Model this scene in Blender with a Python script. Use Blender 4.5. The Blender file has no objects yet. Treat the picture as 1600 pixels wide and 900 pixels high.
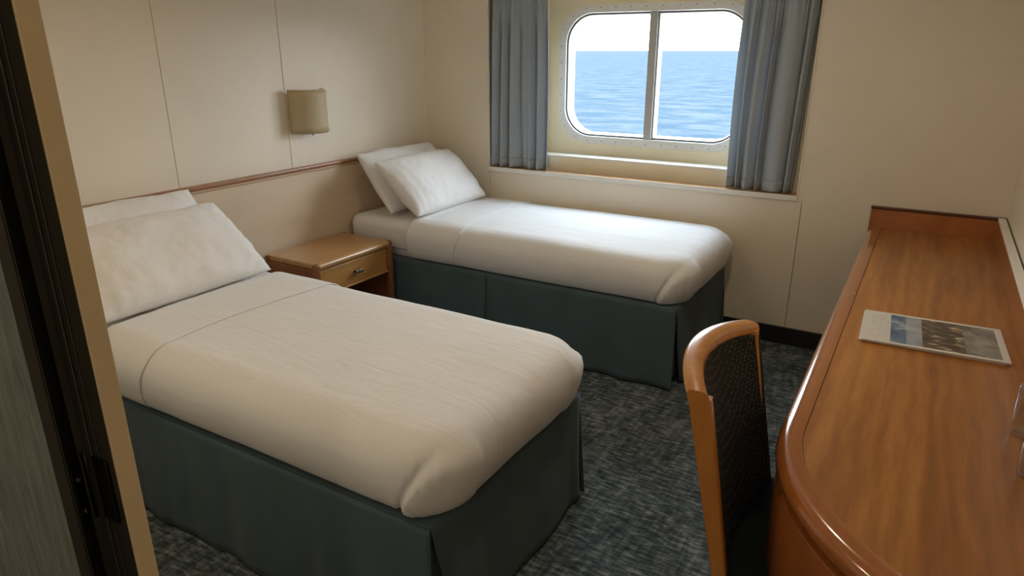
import bpy, bmesh, math, random
from mathutils import Vector, Matrix, noise

random.seed(4)
S = bpy.context.scene
COL = S.collection

# ------------------------------------------------------------------ camera
CAM = Vector((2.888, -0.223, 1.5135))
YAW, PITCH, ROLL, FPX = -0.5416, 0.33318, -0.00105, 1072.25
fw = Vector((math.sin(YAW)*math.cos(PITCH), math.cos(YAW)*math.cos(PITCH), -math.sin(PITCH)))
rt = Vector((math.cos(YAW), -math.sin(YAW), 0))
up = rt.cross(fw)
r2 = rt*math.cos(ROLL) + up*math.sin(ROLL)
u2 = -rt*math.sin(ROLL) + up*math.cos(ROLL)
cd = bpy.data.cameras.new('camera')
cd.sensor_width = 36.0
cd.lens = FPX/1600*36.0
cd.clip_start = 0.02
cd.clip_end = 60000
co = bpy.data.objects.new('camera', cd)
m3 = Matrix((r2, u2, -fw)).transposed()
co.matrix_world = Matrix.Translation(CAM) @ m3.to_4x4()
COL.objects.link(co)
S.camera = co

# ------------------------------------------------------------------ view + world
vs = S.view_settings
S.display_settings.display_device = 'sRGB'
vs.view_transform = 'Standard'
vs.look = 'None'
vs.gamma = 1.0
vs.use_curve_mapping = False
vs.exposure = 0.5
S.cycles.use_denoising = True
S.cycles.max_bounces = 12
S.cycles.diffuse_bounces = 8
S.cycles.sample_clamp_indirect = 6.0

SKY = 11.5
wd = bpy.data.worlds.new('hazy_sky')
S.world = wd
wd.use_nodes = True
nt = wd.node_tree
nt.nodes.clear()
wo = nt.nodes.new('ShaderNodeOutputWorld')
bg = nt.nodes.new('ShaderNodeBackground')
tc = nt.nodes.new('ShaderNodeTexCoord')
sx = nt.nodes.new('ShaderNodeSeparateXYZ')
rp = nt.nodes.new('ShaderNodeValToRGB')
rp.color_ramp.elements[0].position = 0.0
rp.color_ramp.elements[0].color = (0.93, 0.97, 1.0, 1)
rp.color_ramp.elements[1].position = 1.0
rp.color_ramp.elements[1].color = (0.62, 0.80, 1.0, 1)
nt.links.new(tc.outputs['Generated'], sx.inputs[0])
nt.links.new(sx.outputs['Z'], rp.inputs[0])
nt.links.new(rp.outputs[0], bg.inputs[0])
bg.inputs[1].default_value = SKY
nt.links.new(bg.outputs[0], wo.inputs[0])

# ------------------------------------------------------------------ room sizes (metres)
W = 3.491          # window wall plane
RW = 3.24          # right wall plane
CEIL = 2.15
WX0, WX1 = 0.487, 2.348     # curtain recess in the window wall
SILL = 0.813
HB = 0.925         # headboard height
LAMP = 3.1        # power of the added fill lamps

# light portal in the window opening (guides daylight sampling only)
pd = bpy.data.lights.new('window_portal', 'AREA')
pd.shape = 'RECTANGLE'
pd.size = 1.02
pd.size_y = 0.72
pd.cycles.is_portal = True
po = bpy.data.objects.new('window_portal', pd)
po.location = (1.457, W + 0.30, 1.37)
po.rotation_euler = (math.radians(-90), 0, 0)
COL.objects.link(po)

# ------------------------------------------------------------------ materials
def new_mat(name):
    m = bpy.data.materials.new(name)
    m.use_nodes = True
    n = m.node_tree
    b = n.nodes['Principled BSDF']
    return m, n, b

def coords(n, scale=(1, 1, 1), kind='Object', rot=(0, 0, 0)):
    t = n.nodes.new('ShaderNodeTexCoord')
    mp = n.nodes.new('ShaderNodeMapping')
    mp.inputs['Scale'].default_value = scale
    mp.inputs['Rotation'].default_value = rot
    n.links.new(t.outputs[kind], mp.inputs[0])
    return mp.outputs[0]

def noise_tex(n, vec, scale, detail=4, rough=0.55, dist=0.0):
    t = n.nodes.new('ShaderNodeTexNoise')
    t.inputs['Scale'].default_value = scale
    t.inputs['Detail'].default_value = detail
    t.inputs['Roughness'].default_value = rough
    t.inputs['Distortion'].default_value = dist
    n.links.new(vec, t.inputs['Vector'])
    return t.outputs['Fac']

def ramp(n, fac, stops):
    r = n.nodes.new('ShaderNodeValToRGB')
    e = r.color_ramp.elements
    while len(e) < len(stops):
        e.new(0.5)
    for k, (p, c) in enumerate(stops):
        e[k].position = p
        e[k].color = (*c, 1) if len(c) == 3 else c
    n.links.new(fac, r.inputs[0])
    return r.outputs[0]

def bump(n, b, h, strength=0.2, dist=0.01):
    bp = n.nodes.new('ShaderNodeBump')
    bp.inputs['Strength'].default_value = strength
    bp.inputs['Distance'].default_value = dist
    n.links.new(h, bp.inputs['Height'])
    n.links.new(bp.outputs[0], b.inputs['Normal'])
    return bp

def math_node(n, op, a, b=None):
    m = n.nodes.new('ShaderNodeMath')
    m.operation = op
    for i, v in enumerate((a, b)):
        if v is None:
            continue
        if isinstance(v, (int, float)):
            m.inputs[i].default_value = v
        else:
            n.links.new(v, m.inputs[i])
    return m.outputs[0]

def mix_rgb(n, fac, a, b, mode='MIX'):
    m = n.nodes.new('ShaderNodeMix')
    m.data_type = 'RGBA'
    m.blend_type = mode
    for idx, v in ((0, fac), (6, a), (7, b)):
        if isinstance(v, (int, float)):
            m.inputs[idx].default_value = v
        elif isinstance(v, tuple):
            m.inputs[idx].default_value = (*v, 1)
        else:
            n.links.new(v, m.inputs[idx])
    return m.outputs[2]

def plain(name, col, rough=0.5, metal=0.0, var=0.06, scale=8.0, bstr=0.05, spec=0.5, coat=0.0):
    m, n, b = new_mat(name)
    v = coords(n)
    f = noise_tex(n, v, scale)
    lo = tuple(c*(1-var) for c in col)
    hi = tuple(min(1, c*(1+var)) for c in col)
    n.links.new(ramp(n, f, [(0.3, lo), (0.7, hi)]), b.inputs['Base Color'])
    b.inputs['Roughness'].default_value = rough
    b.inputs['Metallic'].default_value = metal
    b.inputs['Specular IOR Level'].default_value = spec
    b.inputs['Coat Weight'].default_value = coat
    if bstr:
        bump(n, b, noise_tex(n, v, scale*12), bstr, 0.002)
    return m

def wood(name, dark, mid, light, axis='Y', rough=0.3, coat=0.3, fine=1.0, flame=0.0):
    m, n, b = new_mat(name)
    sc = {'X': (1.0, 9, 9), 'Y': (9, 1.0, 9), 'Z': (9, 9, 1.0)}[axis]
    v = coords(n, sc)
    f1 = noise_tex(n, v, 1.3*fine, 5, 0.6, 1.3)
    f2 = noise_tex(n, coords(n, tuple(s*5 for s in sc)), 3.0*fine, 3, 0.6)
    f = math_node(n, 'ADD', math_node(n, 'MULTIPLY', f1, 0.72), math_node(n, 'MULTIPLY', f2, 0.28))
    if flame:
        wv = n.nodes.new('ShaderNodeTexWave')
        wv.bands_direction = 'X'
        wv.inputs['Scale'].default_value = 3.2
        wv.inputs['Distortion'].default_value = 7.0
        wv.inputs['Detail'].default_value = 3.0
        wv.inputs['Detail Scale'].default_value = 1.1
        n.links.new(coords(n, (2.2, 0.42, 1)), wv.inputs['Vector'])
        f = math_node(n, 'ADD', math_node(n, 'MULTIPLY', f, 1-flame), math_node(n, 'MULTIPLY', wv.outputs['Fac'], flame))
    n.links.new(ramp(n, f, [(0.3, dark), (0.5, mid), (0.7, light)]), b.inputs['Base Color'])
    b.inputs['Roughness'].default_value = rough
    b.inputs['Coat Weight'].default_value = coat
    b.inputs['Coat Roughness'].default_value = 0.12
    bump(n, b, f2, 0.04, 0.002)
    return m

def fabric(name, col, weave=900.0, var=0.12, rough=0.9, bstr=0.25, sheen=0.15, fold=0.0):
    m, n, b = new_mat(name)
    v = coords(n)
    f = noise_tex(n, v, 5.0, 4)
    lo = tuple(c*(1-var) for c in col)
    hi = tuple(min(1, c*(1+var)) for c in col)
    n.links.new(ramp(n, f, [(0.3, lo), (0.7, hi)]), b.inputs['Base Color'])
    b.inputs['Roughness'].default_value = rough
    b.inputs['Sheen Weight'].default_value = sheen
    b.inputs['Specular IOR Level'].default_value = 0.2
    h = noise_tex(n, v, weave, 2)
    if fold:
        h2 = noise_tex(n, coords(n, (3, 3, 0.6)), 9.0, 3)
        h = math_node(n, 'ADD', math_node(n, 'MULTIPLY', h, 0.15), math_node(n, 'MULTIPLY', h2, fold))
    bump(n, b, h, bstr, 0.004)
    return m

def linen(name, col, creased=True):
    # white cotton with soft pressed creases
    m, n, b = new_mat(name)
    v = coords(n)
    b.inputs['Base Color'].default_value = (*col, 1)
    f = noise_tex(n, v, 4.0, 3)
    n.links.new(ramp(n, f, [(0.2, tuple(c*0.97 for c in col)), (0.8, col)]), b.inputs['Base Color'])
    b.inputs['Roughness'].default_value = 0.85
    b.inputs['Sheen Weight'].default_value = 0.1
    b.inputs['Specular IOR Level'].default_value = 0.25
    if creased:
        w1 = noise_tex(n, coords(n, (2.4, 9, 8), rot=(0, 0, 0.25)), 1.8, 4, 0.5, 1.6)
        w2 = noise_tex(n, coords(n, (5, 2, 5)), 3.0, 3, 0.5, 0.6)
        h = math_node(n, 'ADD', w1, math_node(n, 'MULTIPLY', w2, 0.6))
        # two long pressed fold lines running down the bed
        t = n.nodes.new('ShaderNodeTexCoord')
        sp = n.nodes.new('ShaderNodeSeparateXYZ')
        n.links.new(t.outputs['Object'], sp.inputs[0])
        wob = noise_tex(n, coords(n, (1.2, 1.2, 1)), 1.5, 2)
        for c in (-0.14, 0.17):
            d = math_node(n, 'ABSOLUTE', math_node(n, 'ADD', math_node(n, 'SUBTRACT', sp.outputs[1], c), math_node(n, 'MULTIPLY', math_node(n, 'SUBTRACT', wob, 0.5), 0.10)))
            k = math_node(n, 'MAXIMUM', math_node(n, 'SUBTRACT', 1.0, math_node(n, 'DIVIDE', d, 0.008)), 0.0)
            h = math_node(n, 'SUBTRACT', h, math_node(n, 'MULTIPLY', k, 0.30))
        bump(n, b, h, 0.11, 0.02)
    else:
        w2 = noise_tex(n, coords(n, (4, 4, 4)), 2.2, 3, 0.5, 1.2)
        bump(n, b, w2, 0.10, 0.03)
    return m

M = {}
M['wall'] = plain('cream_wall_laminate', (0.82, 0.742, 0.61), 0.42, var=0.03, scale=3, bstr=0.02)
M['wall_groove'] = plain('wall_groove', (0.40, 0.34, 0.25), 0.8, var=0.05)
M['ceiling'] = plain('ceiling_panel', (0.85, 0.80, 0.71), 0.6, var=0.03)
M['recess'] = plain('cream_window_panel', (0.86, 0.78, 0.58), 0.4, var=0.04, scale=4)
M['ledge'] = plain('white_ledge_paint', (0.85, 0.83, 0.76), 0.35, var=0.04)
M['headboard'] = wood('pale_beech_laminate', (0.66, 0.52, 0.37), (0.71, 0.57, 0.42), (0.74, 0.60, 0.45), 'Y', 0.4, 0.1, 0.5)
M['rail'] = wood('brown_rail_wood', (0.26, 0.11, 0.045), (0.33, 0.15, 0.07), (0.40, 0.20, 0.10), 'Y', 0.35, 0.2)
M['rail_pale'] = wood('pale_rail_strip', (0.50, 0.33, 0.19), (0.56, 0.38, 0.23), (0.62, 0.43, 0.27), 'Y', 0.4, 0.1)
M['desk_top'] = wood('cherry_desk_top', (0.22, 0.076, 0.013), (0.37, 0.140, 0.026), (0.54, 0.240, 0.054), 'Y', 0.34, 0.15, 0.55, 0.075)
M['desk_edge'] = wood('cherry_bullnose', (0.32, 0.102, 0.022), (0.40, 0.130, 0.028), (0.46, 0.165, 0.04), 'Y', 0.16, 0.9, 0.5)
M['desk_body'] = wood('cherry_panel', (0.26, 0.078, 0.017), (0.33, 0.100, 0.022), (0.39, 0.130, 0.032), 'Z', 0.35, 0.3, 0.5)
M['dark_cap'] = wood('dark_cherry_cap', (0.07, 0.02, 0.007), (0.09, 0.027, 0.009), (0.11, 0.035, 0.012), 'X', 0.35, 0.2)
M['stand_top'] = wood('honey_top', (0.44, 0.235, 0.08), (0.52, 0.29, 0.11), (0.60, 0.35, 0.145), 'Y', 0.3, 0.35, 0.7)
M['stand_drawer'] = wood('honey_drawer', (0.40, 0.20, 0.055), (0.48, 0.25, 0.075), (0.55, 0.30, 0.10), 'Y', 0.35, 0.25, 0.8)
M['stand_body'] = wood('chestnut_body', (0.20, 0.075, 0.025), (0.26, 0.10, 0.035), (0.31, 0.13, 0.05), 'Z', 0.35, 0.25, 0.8)
M['chair_wood'] = wood('golden_chair_wood', (0.46, 0.18, 0.035), (0.58, 0.25, 0.055), (0.66, 0.32, 0.08), 'Z', 0.25, 0.5, 0.6)
M['sheet'] = linen('white_bed_linen', (0.82, 0.815, 0.805))
M['pillow'] = linen('white_pillow_cotton', (0.84, 0.835, 0.825), False)
M['skirt'] = fabric('dark_teal_skirt', (0.074, 0.112, 0.130), 1200, 0.12, 0.9, 0.2, 0.1)
M['curtain'] = fabric('blue_grey_curtain', (0.47, 0.53, 0.58), 1200, 0.06, 0.75, 0.15, 0.3)
_n = M['curtain'].node_tree
_t = _n.nodes.new('ShaderNodeBsdfTranslucent')
_t.inputs[0].default_value = (0.50, 0.56, 0.62, 1)
_x = _n.nodes.new('ShaderNodeMixShader')
_x.inputs[0].default_value = 0.22
_n.links.new(_n.nodes['Principled BSDF'].outputs[0], _x.inputs[1])
_n.links.new(_t.outputs[0], _x.inputs[2])
_n.links.new(_x.outputs[0], _n.nodes['Material Output'].inputs[0])
M['steel_white'] = plain('white_window_metal', (0.80, 0.79, 0.75), 0.35, var=0.05, scale=30)
M['alu'] = plain('grey_aluminium', (0.50, 0.50, 0.49), 0.45, metal=0.1, var=0.05)
M['gasket'] = plain('black_gasket', (0.02, 0.02, 0.022), 0.6)
M['screw'] = plain('dull_screw', (0.22, 0.20, 0.17), 0.5, metal=0.5)
M['black'] = plain('black_vinyl_base', (0.012, 0.012, 0.013), 0.5)
M['frame_dark'] = plain('shaded_frame_dark', (0.026, 0.023, 0.017), 0.45, var=0.1)  # shade of the corridor side put into the frame colour
M['frame_gold'] = plain('lit_jamb_tan', (0.58, 0.46, 0.28), 0.45, var=0.08, scale=5)  # room light on the jamb edge put into the colour
M['hinge'] = plain('black_hinge_metal', (0.010, 0.010, 0.010), 0.4, metal=0.6)
M['chrome'] = plain('brushed_handle', (0.55, 0.50, 0.45), 0.25, metal=0.9)
M['fill_glow'] = None
M['shade'] = None

def door_mat():
    m, n, b = new_mat('grey_woodgrain_door')
    f = noise_tex(n, coords(n, (48, 48, 2.2)), 5, 6, 0.7, 0.6)
    n.links.new(ramp(n, f, [(0.3, (0.10, 0.118, 0.115)), (0.7, (0.22, 0.25, 0.24))]), b.inputs['Base Color'])
    b.inputs['Roughness'].default_value = 0.55
    bump(n, b, f, 0.15, 0.003)
    return m
M['door'] = door_mat()

def shade_mat():
    m, n, b = new_mat('frosted_beige_shade')
    b.inputs['Base Color'].default_value = (0.60, 0.50, 0.31, 1)
    b.inputs['Roughness'].default_value = 0.45
    f = noise_tex(n, coords(n), 6)
    n.links.new(ramp(n, f, [(0.3, (0.68, 0.57, 0.36)), (0.7, (0.74, 0.63, 0.42))]), b.inputs['Base Color'])
    tr = n.nodes.new('ShaderNodeBsdfTranslucent')
    tr.inputs[0].default_value = (0.75, 0.66, 0.45, 1)
    mx = n.nodes.new('ShaderNodeMixShader')
    mx.inputs[0].default_value = 0.35
    n.links.new(b.outputs[0], mx.inputs[1])
    n.links.new(tr.outputs[0], mx.inputs[2])
    n.links.new(mx.outputs[0], n.nodes['Material Output'].inputs[0])
    return m
M['shade'] = shade_mat()
M['diffuser'] = plain('pale_frosted_diffuser', (0.78, 0.74, 0.60), 0.4, var=0.04)

def pane_mat(edge=0.6, power=4.0, base=0.035):
    m = bpy.data.materials.new('window_glass')
    m.use_nodes = True
    n = m.node_tree
    n.nodes.clear()
    o = n.nodes.new('ShaderNodeOutputMaterial')
    t = n.nodes.new('ShaderNodeBsdfTransparent')
    t.inputs[0].default_value = (0.97, 0.985, 0.99, 1)
    g = n.nodes.new('ShaderNodeBsdfGlossy')
    g.inputs['Roughness'].default_value = 0.02
    lw = n.nodes.new('ShaderNodeLayerWeight')
    lw.inputs['Blend'].default_value = 0.5
    pw = math_node(n, 'POWER', lw.outputs['Facing'], power)
    fr = math_node(n, 'ADD', math_node(n, 'MULTIPLY', pw, edge), base)
    mx = n.nodes.new('ShaderNodeMixShader')
    n.links.new(fr, mx.inputs[0])
    n.links.new(t.outputs[0], mx.inputs[1])
    n.links.new(g.outputs[0], mx.inputs[2])
    n.links.new(mx.outputs[0], o.inputs[0])
    return m
M['pane'] = pane_mat()

def tumbler_mat():
    m = pane_mat(0.85, 2.6, 0.06)
    m.name = 'clear_tumbler_glass'
    n = m.node_tree
    for k in n.nodes:
        if k.type == 'BSDF_GLOSSY':
            k.inputs['Roughness'].default_value = 0.04
    return m
M['tumbler'] = tumbler_mat()

def carpet_mat():
    m, n, b = new_mat('grey_teal_carpet')
    # short dashes across the bed direction, gathered in broken lines along the room
    d1 = noise_tex(n, coords(n, (17, 70, 1)), 1.0, 3, 0.6, 0.4)
    d2 = noise_tex(n, coords(n, (42, 7, 1)), 1.0, 3, 0.6, 0.6)
    g = noise_tex(n, coords(n, (5, 5, 1)), 1.0, 3, 0.6)
    mixf = math_node(n, 'ADD', math_node(n, 'MULTIPLY', d1, 0.55), math_node(n, 'MULTIPLY', d2, 0.30))
    mixf = math_node(n, 'ADD', mixf, math_node(n, 'MULTIPLY', g, 0.18))
    c = ramp(n, mixf, [(0.38, (0.030, 0.039, 0.042)), (0.48, (0.074, 0.093, 0.098)), (0.55, (0.14, 0.166, 0.170)), (0.64, (0.29, 0.33, 0.335))])
    n.links.new(c, b.inputs['Base Color'])
    b.inputs['Roughness'].default_value = 0.95
    b.inputs['Specular IOR Level'].default_value = 0.1
    h = math_node(n, 'ADD', mixf, math_node(n, 'MULTIPLY', noise_tex(n, coords(n), 700, 2), 0.4))
    bump(n, b, h, 0.6, 0.008)
    return m
M['carpet'] = carpet_mat()

def sea_mat():
    m, n, b = new_mat('sea_water')
    v = coords(n)
    w1 = noise_tex(n, coords(n, (0.11, 0.17, 1)), 1.0, 6, 0.62, 0.5)
    w2 = noise_tex(n, coords(n, (0.6, 0.9, 1)), 1.0, 5, 0.6, 0.4)
    h = math_node(n, 'ADD', w1, math_node(n, 'MULTIPLY', w2, 0.35))
    n.links.new(ramp(n, h, [(0.42, (0.025, 0.042, 0.057)), (0.62, (0.037, 0.053, 0.066)), (0.80, (0.060, 0.070, 0.077))]), b.inputs['Base Color'])
    b.inputs['Roughness'].default_value = 0.6
    b.inputs['Specular IOR Level'].default_value = 0.0
    bump(n, b, h, 1.0, 1.6)
    return m
M['sea'] = sea_mat()

def weave_mat():
    m, n, b = new_mat('black_dotted_upholstery')
    v = n.nodes.new('ShaderNodeTexVoronoi')
    v.inputs['Scale'].default_value = 150
    v.inputs['Randomness'].default_value = 0.35
    n.links.new(coords(n, (1, 1, 0.7)), v.inputs['Vector'])
    c = ramp(n, v.outputs['Distance'], [(0.18, (0.14, 0.145, 0.135)), (0.36, (0.006, 0.007, 0.008))])
    n.links.new(c, b.inputs['Base Color'])
    b.inputs['Roughness'].default_value = 0.8
    bump(n, b, v.outputs['Distance'], 0.5, 0.004)
    return m
M['weave'] = weave_mat()
M['seat'] = fabric('dark_blue_seat_fabric', (0.004, 0.007, 0.010), 500, 0.6, 0.95, 0.5, 0.0)

def cover_mat():
    # printed cover: white strip with small print, blue picture, brown lit picture, grey picture
    m, n, b = new_mat('printed_cover')
    t = n.nodes.new('ShaderNodeTexCoord')
    s = n.nodes.new('ShaderNodeSeparateXYZ')
    n.links.new(t.outputs['Object'], s.inputs[0])
    X, Y = s.outputs[0], s.outputs[1]
    def band(c, a, bb):
        return math_node(n, 'MULTIPLY', math_node(n, 'GREATER_THAN', c, a), math_node(n, 'LESS_THAN', c, bb))
    paper = (0.66, 0.64, 0.60)
    nz = noise_tex(n, coords(n, (22, 40, 1)), 1.0, 5, 0.6, 0.5)
    nz2 = noise_tex(n, coords(n, (12, 14, 1)), 1.0, 4, 0.6, 0.3)
    blue = ramp(n, nz2, [(0.35, (0.055, 0.11, 0.22)), (0.55, (0.16, 0.24, 0.36)), (0.68, (0.50, 0.54, 0.56))])
    blue2 = ramp(n, nz2, [(0.35, (0.22, 0.27, 0.34)), (0.65, (0.45, 0.47, 0.49))])
    brown = ramp(n, nz, [(0.42, (0.055, 0.042, 0.032)), (0.54, (0.14, 0.11, 0.08)), (0.62, (0.46, 0.36, 0.22)), (0.72, (0.62, 0.55, 0.38))])
    grey = ramp(n, nz2, [(0.35, (0.13, 0.125, 0.11)), (0.65, (0.34, 0.32, 0.28))])
    col = mix_rgb(n, band(X, -0.110, -0.068), paper, blue)
    col = mix_rgb(n, band(X, -0.068, -0.026), col, blue2)
    col = mix_rgb(n, band(X, -0.026, 0.081), col, brown)
    col = mix_rgb(n, band(X, 0.081, 0.166), col, grey)
    # paper margin top and bottom
    edge = math_node(n, 'GREATER_THAN', math_node(n, 'ABSOLUTE', Y), 0.122)
    col = mix_rgb(n, edge, col, paper)
    # faint unreadable print lines on the white strip
    strip = band(X, -0.160, -0.112)
    ln = math_node(n, 'GREATER_THAN', math_node(n, 'SINE', math_node(n, 'MULTIPLY', X, 900.0)), 0.35)
    brk = math_node(n, 'GREATER_THAN', noise_tex(n, coords(n, (160, 50, 1)), 1.0, 2), 0.53)
    txt = math_node(n, 'MULTIPLY', math_node(n, 'MULTIPLY', ln, brk), math_node(n, 'MULTIPLY', strip, band(Y, -0.09, 0.10)))
    col = mix_rgb(n, math_node(n, 'MULTIPLY', txt, 0.45), col, (0.2, 0.2, 0.2))
    n.links.new(col, b.inputs['Base Color'])
    b.inputs['Roughness'].default_value = 0.35
    return m
M['cover'] = cover_mat()
M['paper'] = plain('white_paper_edges', (0.66, 0.64, 0.60), 0.7, var=0.05, scale=60)

def emis(name, col, st):
    m = bpy.data.materials.new(name)
    m.use_nodes = True
    n = m.node_tree
    b = n.nodes['Principled BSDF']
    b.inputs['Base Color'].default_value = (*col, 1)
    b.inputs['Emission Color'].default_value = (*col, 1)
    b.inputs['Emission Strength'].default_value = st
    return m
M['fill_glow'] = emis('fill_lamp_lens', (1.0, 0.72, 0.42), 8.0)  # glowing lens of the added fill lamps

# ------------------------------------------------------------------ mesh helpers
def link(name, me, mat=None, parent=None, smooth=False):
    o = bpy.data.objects.new(name, me)
    COL.objects.link(o)
    if mat is not None:
        me.materials.append(M[mat] if isinstance(mat, str) else mat)
    if parent is not None:
        o.parent = parent
    if smooth:
        for p in me.polygons:
            p.use_smooth = True
    return o

def from_bm(name, bm, mat=None, parent=None, smooth=False):
    bmesh.ops.recalc_face_normals(bm, faces=bm.faces)
    me = bpy.data.meshes.new(name)
    bm.to_mesh(me)
    bm.free()
    return link(name, me, mat, parent, smooth)

def box_bm(x0, x1, y0, y1, z0, z1, bevel=0.0, seg=2, bm=None):
    own = bmesh.new()
    vs = [own.verts.new((x, y, z)) for x in (x0, x1) for y in (y0, y1) for z in (z0, z1)]
    for q in ((0, 1, 3, 2), (4, 6, 7, 5), (0, 4, 5, 1), (2, 3, 7, 6), (0, 2, 6, 4), (1, 5, 7, 3)):
        own.faces.new([vs[i] for i in q])
    bmesh.ops.recalc_face_normals(own, faces=own.faces)
    if bevel:
        bmesh.ops.bevel(own, geom=list(own.edges), offset=bevel, segments=seg, profile=0.5, affect='EDGES')
    if bm is None:
        return own
    me = bpy.data.meshes.new('tmp')
    own.to_mesh(me)
    own.free()
    bm.from_mesh(me)
    bpy.data.meshes.remove(me)
    return bm

def box(name, x0, x1, y0, y1, z0, z1, mat, parent=None, bevel=0.0, seg=2, origin=None):
    o_ = origin or (0, 0, 0)
    return from_bm(name, box_bm(x0-o_[0], x1-o_[0], y0-o_[1], y1-o_[1], z0-o_[2], z1-o_[2], bevel, seg), mat, parent)

def empty(name, loc=(0, 0, 0)):
    o = bpy.data.objects.new(name, None)
    COL.objects.link(o)
    o.location = loc
    o.empty_display_size = 0.1
    return o

def tag(o, label, cat=None, group=None, kind=None):
    o['label'] = label
    if cat: o['category'] = cat
    if group: o['group'] = group
    if kind: o['kind'] = kind
    return o

def struct(o, label=None):
    o['kind'] = 'structure'
    if label: o['label'] = label
    return o

def local(parent, *pts):
    return [Vector(p) - parent.location for p in pts]

def prism(name, pts, z0, z1, mat, parent=None, bevel=0.0, smooth=False):
    bm = bmesh.new()
    a = [bm.verts.new((x, y, z0)) for x, y in pts]
    f = bm.faces.new(a)
    r = bmesh.ops.extrude_face_region(bm, geom=[f])
    for v in r['geom']:
        if isinstance(v, bmesh.types.BMVert):
            v.co.z = z1
    if bevel:
        bmesh.ops.recalc_face_normals(bm, faces=bm.faces)
        ed = [e for e in bm.edges if abs(e.verts[0].co.z - e.verts[1].co.z) < 1e-6]
        bmesh.ops.bevel(bm, geom=ed, offset=bevel, segments=2, profile=0.5, affect='EDGES')
    return from_bm(name, bm, mat, parent, smooth)

def grid_mesh(name, fn, nu, nv, mat, parent=None, thick=0.0, smooth=True, offset=-1.0):
    vs, fs = [], []
    for i in range(nu+1):
        for j in range(nv+1):
            vs.append(fn(i/nu, j/nv))
    for i in range(nu):
        for j in range(nv):
            a = i*(nv+1)+j
            fs.append((a, a+nv+1, a+nv+2, a+1))
    me = bpy.data.meshes.new(name)
    me.from_pydata(vs, [], fs)
    me.update()
    o = link(name, me, mat, parent, smooth)
    if thick:
        md = o.modifiers.new('thickness', 'SOLIDIFY')
        md.thickness = thick
        md.offset = offset
    return o

def sweep(name, path, prof, mat, parent=None, closed=False, smooth=True, caps=True):
    """path: list of (point, normal2d) in plan; prof: (outward, z) offsets"""
    bm = bmesh.new()
    rings = []
    for (p, n) in path:
        rings.append([bm.verts.new((p[0]+n[0]*a, p[1]+n[1]*a, z)) for a, z in prof])
    N = len(path)
    K = len(prof)
    for i in range(N if closed else N-1):
        A, B = rings[i], rings[(i+1) % N]
        for k in range(K):
            k2 = (k+1) % K
            bm.faces.new((A[k], A[k2], B[k2], B[k]))
    if not closed and caps:
        bm.faces.new(rings[0])
        bm.faces.new(rings[-1][::-1])
    return from_bm(name, bm, mat, parent, smooth)

def auto_smooth(o, ang=40):
    for p in o.data.polygons:
        p.use_smooth = True
    md = o.modifiers.new('edge_split', 'EDGE_SPLIT')
    md.split_angle = math.radians(ang)
    return o

def cyl_bm(bm, c, axis, r, h, seg=12, r2=None):
    ax = Vector(axis).normalized()
    rot = ax.to_track_quat('Z', 'Y').to_matrix().to_4x4()
    bmesh.ops.create_cone(bm, cap_ends=True, segments=seg, radius1=r, radius2=r if r2 is None else r2,
                          depth=h, matrix=Matrix.Translation(c) @ rot)
    return bm

# ================================================================== THE ROOM
struct(box('floor', -0.05, RW+0.05, -1.65, W+0.05, -0.05, 0.0, 'carpet'), 'dark grey and teal flecked carpet')
struct(box('ceiling', -0.05, RW+0.05, -1.65, W+0.40, CEIL, CEIL+0.05, 'ceiling'))

# left wall: tall laminate panels with thin joints
wl = struct(box('wall_left', -0.06, -0.010, -1.65, W+0.05, 0, CEIL, 'wall_groove'), 'cream panelled wall behind the beds')
seams = [0.15, 0.99, 1.65, 2.312, W]
for a, b in zip(seams[:-1], seams[1:]):
    box('panel', -0.012, 0.0, a+0.0013, b-0.0013, 0, CEIL, 'wall', wl, 0.0012, 1)

# window wall: backing round the recess, panels in front
def frame_pieces(name, parent, mat, y0, y1, X0, X1, Z0, Z1, hx0, hx1, hz0, hz1):
    bm = bmesh.new()
    box_bm(X0, hx0, y0, y1, Z0, Z1, bm=bm)
    box_bm(hx1, X1, y0, y1, Z0, Z1, bm=bm)
    box_bm(hx0, hx1, y0, y1, Z0, hz0, bm=bm)
    box_bm(hx0, hx1, y0, y1, hz1, Z1, bm=bm)
    return from_bm(name, bm, mat, parent)
RTOP = 1.96
wb = struct(frame_pieces('wall_back', None, 'wall_groove', W+0.012, W+0.085, 0, RW, 0, CEIL, WX0, WX1, SILL-0.03, RTOP),
            'cream wall with the window recess')
g = 0.0014
box('panel', 0, WX0-g, W, W+0.012, 0, CEIL, 'wall', wb, 0.0012, 1)
box('panel', WX0+g, WX1+0.03-g, W, W+0.012, 0, SILL-0.028, 'wall', wb, 0.0012, 1)
box('panel', WX0+g, WX1-g, W, W+0.012, RTOP, CEIL, 'wall', wb, 0.0012, 1)
bm = box_bm(WX1+0.03+g, RW, W, W+0.012, 0, CEIL)
from_bm('panel', bm, 'wall', wb)
box('panel', WX1+g, WX1+0.03+g, W, W+0.012, SILL-0.028, CEIL, 'wall', wb)
# slim edge trim round the recess
box('recess_edge_trim', WX0-0.006, WX0, W-0.004, W+0.012, SILL-0.02, RTOP, 'ledge', wb, 0.0015, 1)
box('recess_edge_trim', WX1, WX1+0.006, W-0.004, W+0.012, SILL-0.02, RTOP, 'ledge', wb, 0.0015, 1)

struct(box('wall_right', RW, RW+0.05, -1.65, W+0.05, 0, CEIL, 'wall'), 'cream wall beside the desk')
bb = struct(box('baseboard_back', WX0, 2.70, W-0.012, W, 0, 0.097, 'black', None, 0.003, 1), 'black skirting under the window wall')

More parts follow.
